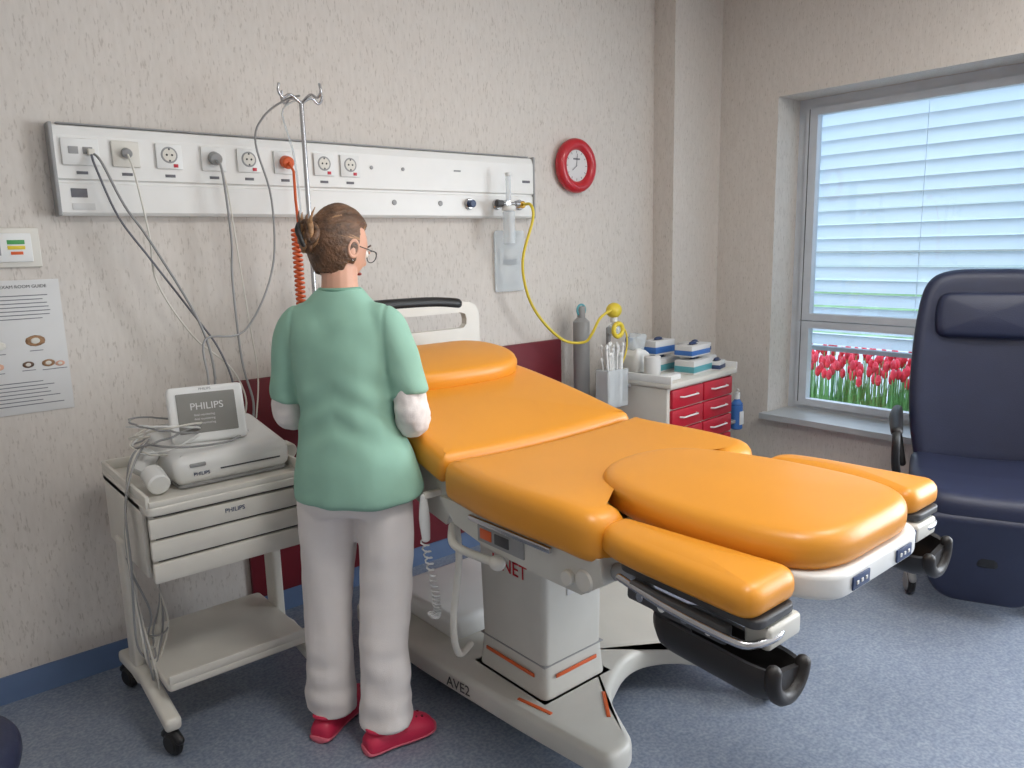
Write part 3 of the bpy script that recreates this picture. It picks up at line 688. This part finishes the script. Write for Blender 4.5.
V,F=slabgeo(rpoly([(-.05,-.03),(.05,-.03),(.05,.03),(-.05,.03)],.02),.22,.10,.02); mk('crumpled_wrap',[v+noise.noise_vector(v*30)*.02 for v in V],F,'clear',g)
b=empty('catheter_bin',(2.955,2.70,0))
frm=[(-.08,-.05),(.08,-.05),(.08,.05),(-.08,.05)]
slab('bin',rpoly(frm,.015),.90,.20,.004,'clear',b); box('bin_bracket',(.09,0,.80),(.06,.06,.02),'greyp',b,.003)
for i in range(26):
    x=random.uniform(-.06,.06);y=random.uniform(-.033,.033); hh=.99+random.uniform(-.04,.04)
    tube('catheter_%d'%i,[(x,y,.72),(x*1.1,y,.9),(x*1.3,y,hh)],.0055,'white',b,n=6); ball('catheter_tip_%d'%i,(x*1.3,y,hh),(.010,.009,.016),'white',b,sub=1)
b=empty('oxygen_cylinder',(2.95,2.92,0)); cyl('tank',(0,0,.02),(0,0,1.16),.045,'greyp',b,bev=.5); cyl('valve',(0,0,1.16),(0,0,1.22),.022,'greyp',b); cyl('foot_ring',(0,0,0),(0,0,.03),.052,'black',b); torus('valve_wheel',(0,0,1.2),.03,.006,'teal',b)
b=empty('disinfectant_bottle',(3.845,2.52,0)); cyl('bottle',(0,0,.45),(0,0,.60),.035,'blue',b); cyl('shoulder',(0,0,.60),(0,0,.63),.035,'blue',b,r2=.016); cyl('cap',(0,0,.63),(0,0,.67),.017,'white',b); box('label',(0,-.0345,.52),(.04,.004,.08),'white',b,.001)
box('bracket',(-.045,0,.5),(.06,.03,.02),'greyp',b,.003); tube('pump_spout',[(0,0,.67),(0,0,.69),(-.03,-.03,.69)],.005,'white',b,n=6)

# ---------------------------------------------------------------- recliner
fx=Vector((-.92,-.39,0)).normalized()
ch=empty('recliner_chair',(3.68,1.15,0),math.atan2(-fx.x,fx.y)); ch.scale=(1.05,1.05,1.02)
bk=rpoly([(-.25,0),(.25,0),(.295,.25),(.29,.62),(.26,.86),(.17,.93),(-.17,.93),(-.26,.86),(-.29,.62),(-.295,.25)],[.05,.05,.2,.2,.1,.1,.1,.1,.2,.2],sub=5)
BK=TR((0,-.25,.45),math.radians(78),0,math.pi)
slab('backrest',bk,.06,.13,.05,'navy',ch,dome=0,M4=BK,warp=lambda p:(p.x,p.y,p.z+.05*(abs(p.x)/.29)**2.5))
hp=rpoly([(-.20,.60),(.20,.60),(.21,.72),(.19,.81),(-.19,.81),(-.21,.72)],.05)
slab('head_cushion',hp,.11,.07,.03,'navy',ch,dome=.01,M4=BK)
st=rpoly([(-.27,-.24),(.27,-.24),(.28,.15),(.235,.46),(-.235,.46),(-.28,.15)],[.04,.04,.1,.1,.1,.1],sub=5)
slab('seat',st,.51,.13,.05,'navy',ch,dome=0,warp=lambda p:(p.x,p.y,p.z+.02*(abs(p.x)/.28)**2+.05*max(0,p.y-.1)-.25*max(0,p.y-.3)**2))
lg=rpoly([(-.22,0),(.22,0),(.20,.33),(.14,.42),(-.14,.42),(-.20,.33)],[.04,.04,.06,.06,.06,.06],sub=5)
slab('leg_rest',lg,.04,.08,.03,'navy',ch,dome=.004,M4=TR((0,.44,.455),math.radians(-107)))
box('side_shell_l',(-.255,.06,.35),(.03,.54,.16),'black',ch,.012); box('side_shell_r',(.255,.06,.35),(.03,.54,.16),'black',ch,.012)
box('seat_pan',(0,.06,.35),(.48,.54,.10),'black',ch,.02)
box('leg_rest_actuator',(0,.33,.27),(.08,.2,.08),'black',ch,.02)
for s in (-1,1):
    tube('armrest_pad',[(s*.335,-.22,.71),(s*.34,0,.72),(s*.335,.2,.70)],[.022,.028,.024],'black',ch,sm=4,n=12)
    tube('armrest_loop',[(s*.335,.20,.70),(s*.335,.245,.66),(s*.33,.23,.55),(s*.30,.16,.42),(s*.27,.1,.36)],.017,'black',ch,sm=5)
    tube('armrest_rear',[(s*.335,-.22,.71),(s*.33,-.25,.62),(s*.30,-.22,.45)],.016,'black',ch,sm=4)
    tube('chrome_lever',[(s*.25,.36,.44),(s*.295,.3,.43),(s*.295,.0,.43)],.009,'chrome',ch,sm=3)
    tube('base_rail',[(s*.25,-.36,.13),(s*.25,0,.15),(s*.25,.24,.13)],.018,'chrome',ch,sm=3)
    for y in (-.36,.24): caster('caster',(s*.25,y),.055,ch,.2,'greyp')
    tube('base_upright',[(s*.25,-.1,.14),(s*.20,-.05,.31)],.018,'chrome',ch)
tube('base_cross',[(-.25,0,.15),(.25,0,.15)],.015,'chrome',ch)
s=empty('rolling_stool',(-.05,1.98,0)); slab('seat',rpoly([(math.cos(a)*.19,math.sin(a)*.19) for a in [i*math.pi/8 for i in range(16)]],.03,sub=2),.49,.09,.035,'navy',s,dome=.01)
cyl('gas_lift',(0,0,.1),(0,0,.41),.022,'chrome',s)
for i in range(5):
    a=i*2*math.pi/5; tube('leg_%d'%i,[(0,0,.12),(math.cos(a)*.22,math.sin(a)*.22,.075)],.018,'black',s); caster('caster_%d'%i,(math.cos(a)*.22,math.sin(a)*.22),.028,s,a)

# ---------------------------------------------------------------- NURSE
nz=math.atan2(-.75,.66); nu=empty('nurse',(1.065,2.055,0),nz)
def fold(a,kz,kx,seed):
    def d(c,n):
        q=Vector((c.x*kx,c.y*kx,c.z*kz))+Vector((seed,seed,seed))
        return c+n*(noise.noise(q)*a+noise.noise(q*2.3)*a*.45)
    return d
def ringgeo(rings,n=40,pw=2.2):
    V=[];F=[]
    for (cx,cy,z,a,b) in cat(rings,4):
        for j in range(n):
            t=2*math.pi*j/n; c_,s_=math.cos(t),math.sin(t)
            V.append(Vector((cx+a*math.copysign(abs(c_)**(2/pw),c_),cy+b*math.copysign(abs(s_)**(2/pw),s_),z)))
    k_=len(V)//n
    for i in range(k_-1):
        for j in range(n): F.append([i*n+j,i*n+(j+1)%n,(i+1)*n+(j+1)%n,(i+1)*n+j])
    F.append(list(range(n))[::-1]); F.append([(k_-1)*n+j for j in range(n)])
    return V,F
torso=ringgeo([(.028,.0,.805,.196,.150),(.028,0,.85,.192,.148),(.022,0,.93,.178,.138),(.012,.0,1.02,.155,.118),(.005,.005,1.11,.148,.110),(-.003,.01,1.20,.156,.112),(-.008,.012,1.28,.164,.108),(-.01,.013,1.335,.160,.095),(-.01,.016,1.375,.135,.080),(-.009,.02,1.41,.095,.068),(-.006,.025,1.44,.064,.060)])
sl_r=tubegeo([(.08,.01,1.365),(.130,.01,1.335),(.163,.008,1.26),(.186,.002,1.18),(.198,.0,1.120)],[.040,.056,.058,.058,.060],18,False,5)
sl_l=tubegeo([(-.09,.01,1.365),(-.142,.01,1.335),(-.170,.012,1.26),(-.186,.015,1.18),(-.194,.018,1.10)],[.040,.056,.057,.057,.060],18,False,5)
def tfold(c,n):
    w_=.5+max(0,min(1,(1.3-c.z)/.4))
    v=noise.noise(Vector((c.x*9+3,c.y*9+1,c.z*2.2+7)))*.008*w_+noise.noise(Vector((c.x*14,c.y*14,c.z*12)))*.005
    if c.y<0: v+=.003*math.sin((c.z*1.0+abs(c.x)*.55)*70)*math.exp(-((c.z-1.08)/.10)**2)
    # set-in sleeve seam
    for sg in (-1,1):
        dseam=(sg*c.x-(.140+.02*(1.38-c.z)))
        if c.z>1.18 and abs(c.x)>.1: v-=.0035*math.exp(-(dseam/.006)**2)
    return c+n*v
remesh('tunic',[torso,sl_r,sl_l],.006,'tunic',nu,9,tfold)
tube('collar',[(-.006+.060*math.cos(a),.024+.060*math.sin(a),1.437-.02*max(0,math.sin(a))) for a in [i*math.pi/12 for i in range(25)]],.006,'seam',nu,n=8,cap=False)
ur=tubegeo([(.188,.0,1.17),(.200,-.002,1.11),(.204,.0,1.055),(.190,.06,1.025),(.160,.14,1.045),(.140,.20,1.068)],[.047,.051,.051,.046,.036,.032],16,True,5)
ul=tubegeo([(-.186,.015,1.16),(-.194,.018,1.10),(-.195,.03,1.05),(-.170,.10,1.06),(-.125,.18,1.085),(-.10,.225,1.100)],[.047,.049,.049,.043,.035,.031],16,True,5)
remesh('undershirt_sleeve_r',[ur],.006,'cotton',nu,3,fold(.008,20,20,2)); remesh('undershirt_sleeve_l',[ul],.006,'cotton',nu,3,fold(.007,18,18,5))
def hand(name,w,d,nrm,sgn):
    w=Vector(w);d=Vector(d).normalized();nrm=Vector(nrm); nrm=(nrm-d*nrm.dot(d)).normalized(); s=d.cross(nrm)*sgn
    G=[tubegeo([w-d*.05,w,w+d*.02],[.024,.023,.024],12,True,3,.8)]
    lens=(.066,.076,.072,.056)
    for i in range(4):
        o=(1.5-i)*.0185; st=w+s*o*.55+d*.012; kn=w+s*o+d*(.088-.004*abs(i-1))
        G.append(tubegeo([st,kn],[.013,.0115],10,True,0,1))
        p=kn.copy(); ang=.12; pts=[p]
        for q,fr in enumerate((.45,.3,.25)):
            ang+=(.18,.3,.25)[q]; dd=(d*math.cos(ang)-nrm*math.sin(ang)+s*(1.5-i)*.06).normalized(); p=p+dd*lens[i]*fr; pts.append(p)
        G.append(tubegeo(pts,[.0098,.0092,.0085,.0072],10,True,3))
    b=w+d*.022+s*.02; G.append(tubegeo([b,b+s*.022+d*.022-nrm*.004,b+s*.038+d*.048-nrm*.008,b+s*.044+d*.070-nrm*.012],[.013,.0125,.0105,.0085],10,True,3))
    remesh(name,G,.0032,'skin',nu,3)
hand('hand_r',(.135,.21,1.072),(-.10,.95,-.06),(0,.1,1),-1)
hand('hand_l',(-.095,.235,1.103),(.25,.9,-.05),(0,.15,1),1)
pel=ringgeo([(.01,0,.76,.155,.11),(.012,0,.80,.170,.125),(.012,0,.88,.165,.12),(.01,0,.96,.14,.10),(.005,0,1.0,.12,.09)])
lr=tubegeo([(.100,.0,.86),(.102,-.005,.72),(.092,-.01,.48),(.088,-.035,.28),(.088,-.050,.065)],[.088,.090,.080,.078,.084],20,False,6)
ll=tubegeo([(-.080,.0,.86),(-.086,.0,.72),(-.104,.01,.48),(-.113,.0,.28),(-.116,.0,.075)],[.088,.090,.080,.077,.080],20,False,6)
def pfold(c,n):
    k_=max(0,min(1,(.5-c.z)/.4)); v=noise.noise(Vector((c.x*12,c.y*12,c.z*3+5)))*.012+noise.noise(Vector((c.x*8,c.y*8,c.z*18)))*(.003+.006*k_)
    return c+n*v
remesh('trousers',[pel,lr,ll],.0075,'cotton',nu,4,pfold)
def shoe(name,heel,toe):
    h=Vector((*heel,0));t_=Vector((*toe,0)); d=(t_-h).normalized(); L_=(t_-h).length+.02; s=Vector((d.y,-d.x,0))
    prof=[(0,.014,.03),(.02,.034,.055),(.12,.041,.072),(.3,.040,.080),(.45,.043,.085),(.62,.049,.080),(.8,.050,.066),(.93,.040,.048),(1,.016,.025)]
    def lay(nm,zlo,zhi,m_,k1):
        V=[];n=20;F=[]; rows=cat([list(p) for p in prof],3)
        for (u,w_,hh) in rows:
            for j in range(n):
                a=2*math.pi*j/n; c_,s_=math.cos(a),math.sin(a)
                top=hh if zhi is None else zhi
                z=zlo+(top-zlo)*(abs(s_)**.75) if s_>0 else zlo*(1+s_)
                V.append(h-d*.01+d*(.5+(u-.5)*k1)*L_+s*c_*w_*k1+Vector((0,0,max(z,.0))))
        k_=len(rows)
        for i in range(k_-1):
            for j in range(n): F.append([i*n+j,i*n+(j+1)%n,(i+1)*n+(j+1)%n,(i+1)*n+j])
        F+=[list(range(n))[::-1],[(k_-1)*n+j for j in range(n)]]
        mk(nm,V,F,m_,nu)
    lay(name,.016,None,'clog',1); lay(name+'_sole',.012,.022,'sole',1.035)
    m_=h+d*.02; tube(name+'_heel_strap',[m_+s*.04+d*.09+Vector((0,0,.055)),m_+s*.03+Vector((0,0,.075)),m_-d*.02+Vector((0,0,.08)),m_-s*.03+Vector((0,0,.075)),m_-s*.04+d*.09+Vector((0,0,.055))],.006,'clog',nu,sm=4)
    for i in range(6):
        q=h+d*(L_*(.58+.09*(i//2)))+s*(.016 if i%2 else -.016); cyl(name+'_vent_%d'%i,q+Vector((0,0,.060)),q+Vector((0,0,.0775-.006*(i//2))),.005,'maroon',nu,n=8)
shoe('clog_r',(.045,-.115),(.205,.035)); shoe('clog_l',(-.130,-.075),(-.075,.19))
# neck + head
HM=TR((-.012,.045,1.558),math.radians(-16),0,math.radians(-33))
nk=tubegeo([(-.005,.02,1.39),(-.005,.022,1.45),(-.008,.035,1.51),(-.01,.04,1.55)],[.064,.054,.053,.052],16,True,4)
def headpt(n_,k=1.0):
    x,y,z=n_.x*.073,n_.y*.092,n_.z*.113
    if n_.z<0:
        x*=1-.30*abs(n_.z)**1.6
        if n_.y<0: y*=1-.45*abs(n_.z)
        else: y*=1-.06*abs(n_.z)
    if n_.y>0:
        g=lambda cx,cz,sx,sz:math.exp(-((n_.x-cx)/sx)**2-((n_.z-cz)/sz)**2)
        y+=.020*g(0,-.22,.13,.13)+.010*g(0,-.02,.10,.22)+.006*g(0,.18,.5,.1)-.010*(g(.42,.02,.2,.13)+g(-.42,.02,.2,.13))+.006*g(0,-.52,.28,.09)+.010*g(0,-.86,.3,.16)+.003*(g(.5,-.3,.25,.25)+g(-.5,-.3,.25,.25))
    return Vector((x,y,z))*k
bm=bmesh.new(); bmesh.ops.create_icosphere(bm,subdivisions=6,radius=1)
hv=[v.co.normalized() for v in bm.verts]; hf=[[v.index for v in f_.verts] for f_ in bm.faces]; bm.free()
remesh('head_and_neck',[([HM@headpt(p) for p in hv],hf),nk],.0035,'skin',nu,2)
ss=lambda a,b,x:(lambda t_:t_*t_*(3-2*t_))(max(0,min(1,(x-a)/(b-a))))
def hairgeo(seed,amp,gain):
    HV=[]
    for p in hv:
        jit=.05*noise.noise(Vector((p.x*25,p.y*3,p.z*25)))
        face=ss(.14,.24,p.y+jit)*ss(.68,.58,p.z+jit)
        nape=ss(-.66,-.78,p.z+jit); side=ss(-.34,-.46,p.z+jit)*ss(-.15,-.0,p.y)
        hid=max(face,nape,side)
        ang=math.atan2(p.x,p.z); st=noise.noise(Vector((math.cos(ang)*7,math.sin(ang)*7,p.y*1.2+seed)))
        st2=noise.noise(Vector((math.cos(ang)*26,math.sin(ang)*26,p.y*2+seed)))
        k_=gain+.04*max(0,-p.y)+.03*max(0,p.z)+amp*(st*.022+st2*.014)
        HV.append(HM@headpt(p,k_*(1-hid)+.93*hid))
    return HV
mk('hair',hairgeo(0,1,1.12),hf,'hair',nu)
mk('hair_highlights',hairgeo(7,2.0,1.098),hf,'hairl',nu)
for q in range(11):
    pts=[];R0=.010+.020*random.random(); ph=random.random()*6; ax=random.uniform(-.5,.5)
    for i in range(15):
        a=ph+i*.5; pts.append(HM@Vector((-.002+(R0+.008*math.sin(i*.4))*math.cos(a)+ax*.012,-.106-.012*math.sin(i*.6+q),.005+(R0*1.5)*math.sin(a))))
    tube('bun_strand_%d'%q,pts,[.004+.007*math.sin(math.pi*i/14) for i in range(15)],'hair' if q%3 else 'hairl',nu,n=8,sm=3)
ball('bun_core',(0,-.095,.005),(.030,.026,.044),'hair',nu,M4=HM)
for q in range(4):
    a=random.uniform(-1,1); tube('loose_strand_%d'%q,[HM@Vector((a*.03,-.115,.03)),HM@Vector((a*.04,-.125,.055)),HM@Vector((a*.05,-.122,.066+.006*q))],[.006,.004,.001],'hairl' if q%2 else 'hair',nu,n=6,sm=3)
tube('hair_claw_clip',[HM@Vector((-.026,-.128,.035)),HM@Vector((-.0,-.142,.010)),HM@Vector((.022,-.130,-.028))],[.007,.009,.006],'black',nu,n=8,sm=3)
for s in (-1,1):
    ball('ear',(s*.072,-.002,-.008),(.010,.018,.028),'skin',nu,M4=HM); torus('ear_rim',(0,0,0),.017,.0042,'skin',nu,M4=HM@TR((s*.079,-.002,-.004),0,0,math.radians(90)),n=20,k=8,sz=1.4)
    ball('eyeball',(s*.031,.077,.0),(.013,.012,.012),'eye',nu,M4=HM); ball('iris',(s*.031,.0875,-.001),(.005,.003,.005),'iris',nu,M4=HM,sub=2)
    tube('eyelid',[HM@Vector((s*.018,.085,.004)),HM@Vector((s*.031,.0915,.010)),HM@Vector((s*.045,.082,.004))],.003,'skin',nu,n=6,sm=4)
    tube('eyebrow',[HM@Vector((s*.014,.093,.024)),HM@Vector((s*.032,.091,.030)),HM@Vector((s*.050,.077,.024))],[.002,.003,.001],'hair',nu,n=6,sm=4)
    torus('glasses_rim',(s*.034,.101,-.002),.022,.0016,'black',nu,M4=HM,n=28,k=6,sz=.82)
    tube('glasses_temple',[HM@Vector((s*.056,.101,.004)),HM@Vector((s*.076,.083,.006)),HM@Vector((s*.081,.0,.008)),HM@Vector((s*.079,-.015,.0))],.0016,'black',nu,n=6)
tube('glasses_bridge',[HM@Vector((-.012,.103,.002)),HM@Vector((0,.111,.006)),HM@Vector((.012,.103,.002))],.0016,'black',nu,n=6)
tube('lips',[HM@Vector((-.022,.081,-.060)),HM@Vector((0,.093,-.057)),HM@Vector((.022,.081,-.060))],[.002,.005,.002],'lips',nu,n=8,sm=4)
ball('earring',(.079,.002,-.038),(.003,.003,.003),'chrome',nu,M4=HM,sub=1)

# ---------------------------------------------------------------- lighting
def area(name,loc,rot,sx,sy,e,c):
    l=bpy.data.lights.new(name,'AREA'); l.shape='RECTANGLE'; l.size=sx; l.size_y=sy; l.energy=e; l.color=c
    o=bpy.data.objects.new(name,l); o.location=loc; o.rotation_euler=rot; link(o); return o
for i,(x,y) in enumerate(((1.2,.4),(3.0,.4))):
    e=empty('ceiling_light_panel' ,(x,y,H)); box('housing',(0,0,-.02),(.62,.62,.04),'white',e,.004); box('diffuser',(0,0,-.042),(.58,.58,.006),'lightp',e,.001)
    l=area('panel_lamp',(0,0,-.05),(0,0,0),.58,.58,23,(1,.98,.95)); l.parent=e
area('fill_lamp_window_2',(4.36,(b0+b1)/2,1.45),(0,math.radians(90),0),1.7,2.0,110,(.90,.95,1))  # area lamp added in the unseen second window, fills the room from the right
w=bpy.data.worlds.new('World'); S.world=w; w.use_nodes=True; nt=w.node_tree; bg=nt.nodes['Background']
tc=nt.nodes.new('ShaderNodeTexCoord'); sp=nt.nodes.new('ShaderNodeSeparateXYZ'); rp=nt.nodes.new('ShaderNodeValToRGB')
nt.links.new(tc.outputs['Generated'],sp.inputs[0]); nt.links.new(sp.outputs['Z'],rp.inputs[0]); nt.links.new(rp.outputs[0],bg.inputs[0])
rp.color_ramp.elements[0].color=(.86,.94,1,1); rp.color_ramp.elements[1].color=(.5,.7,1,1); bg.inputs[1].default_value=2.8
S.view_settings.view_transform='Standard'; S.view_settings.look='None'
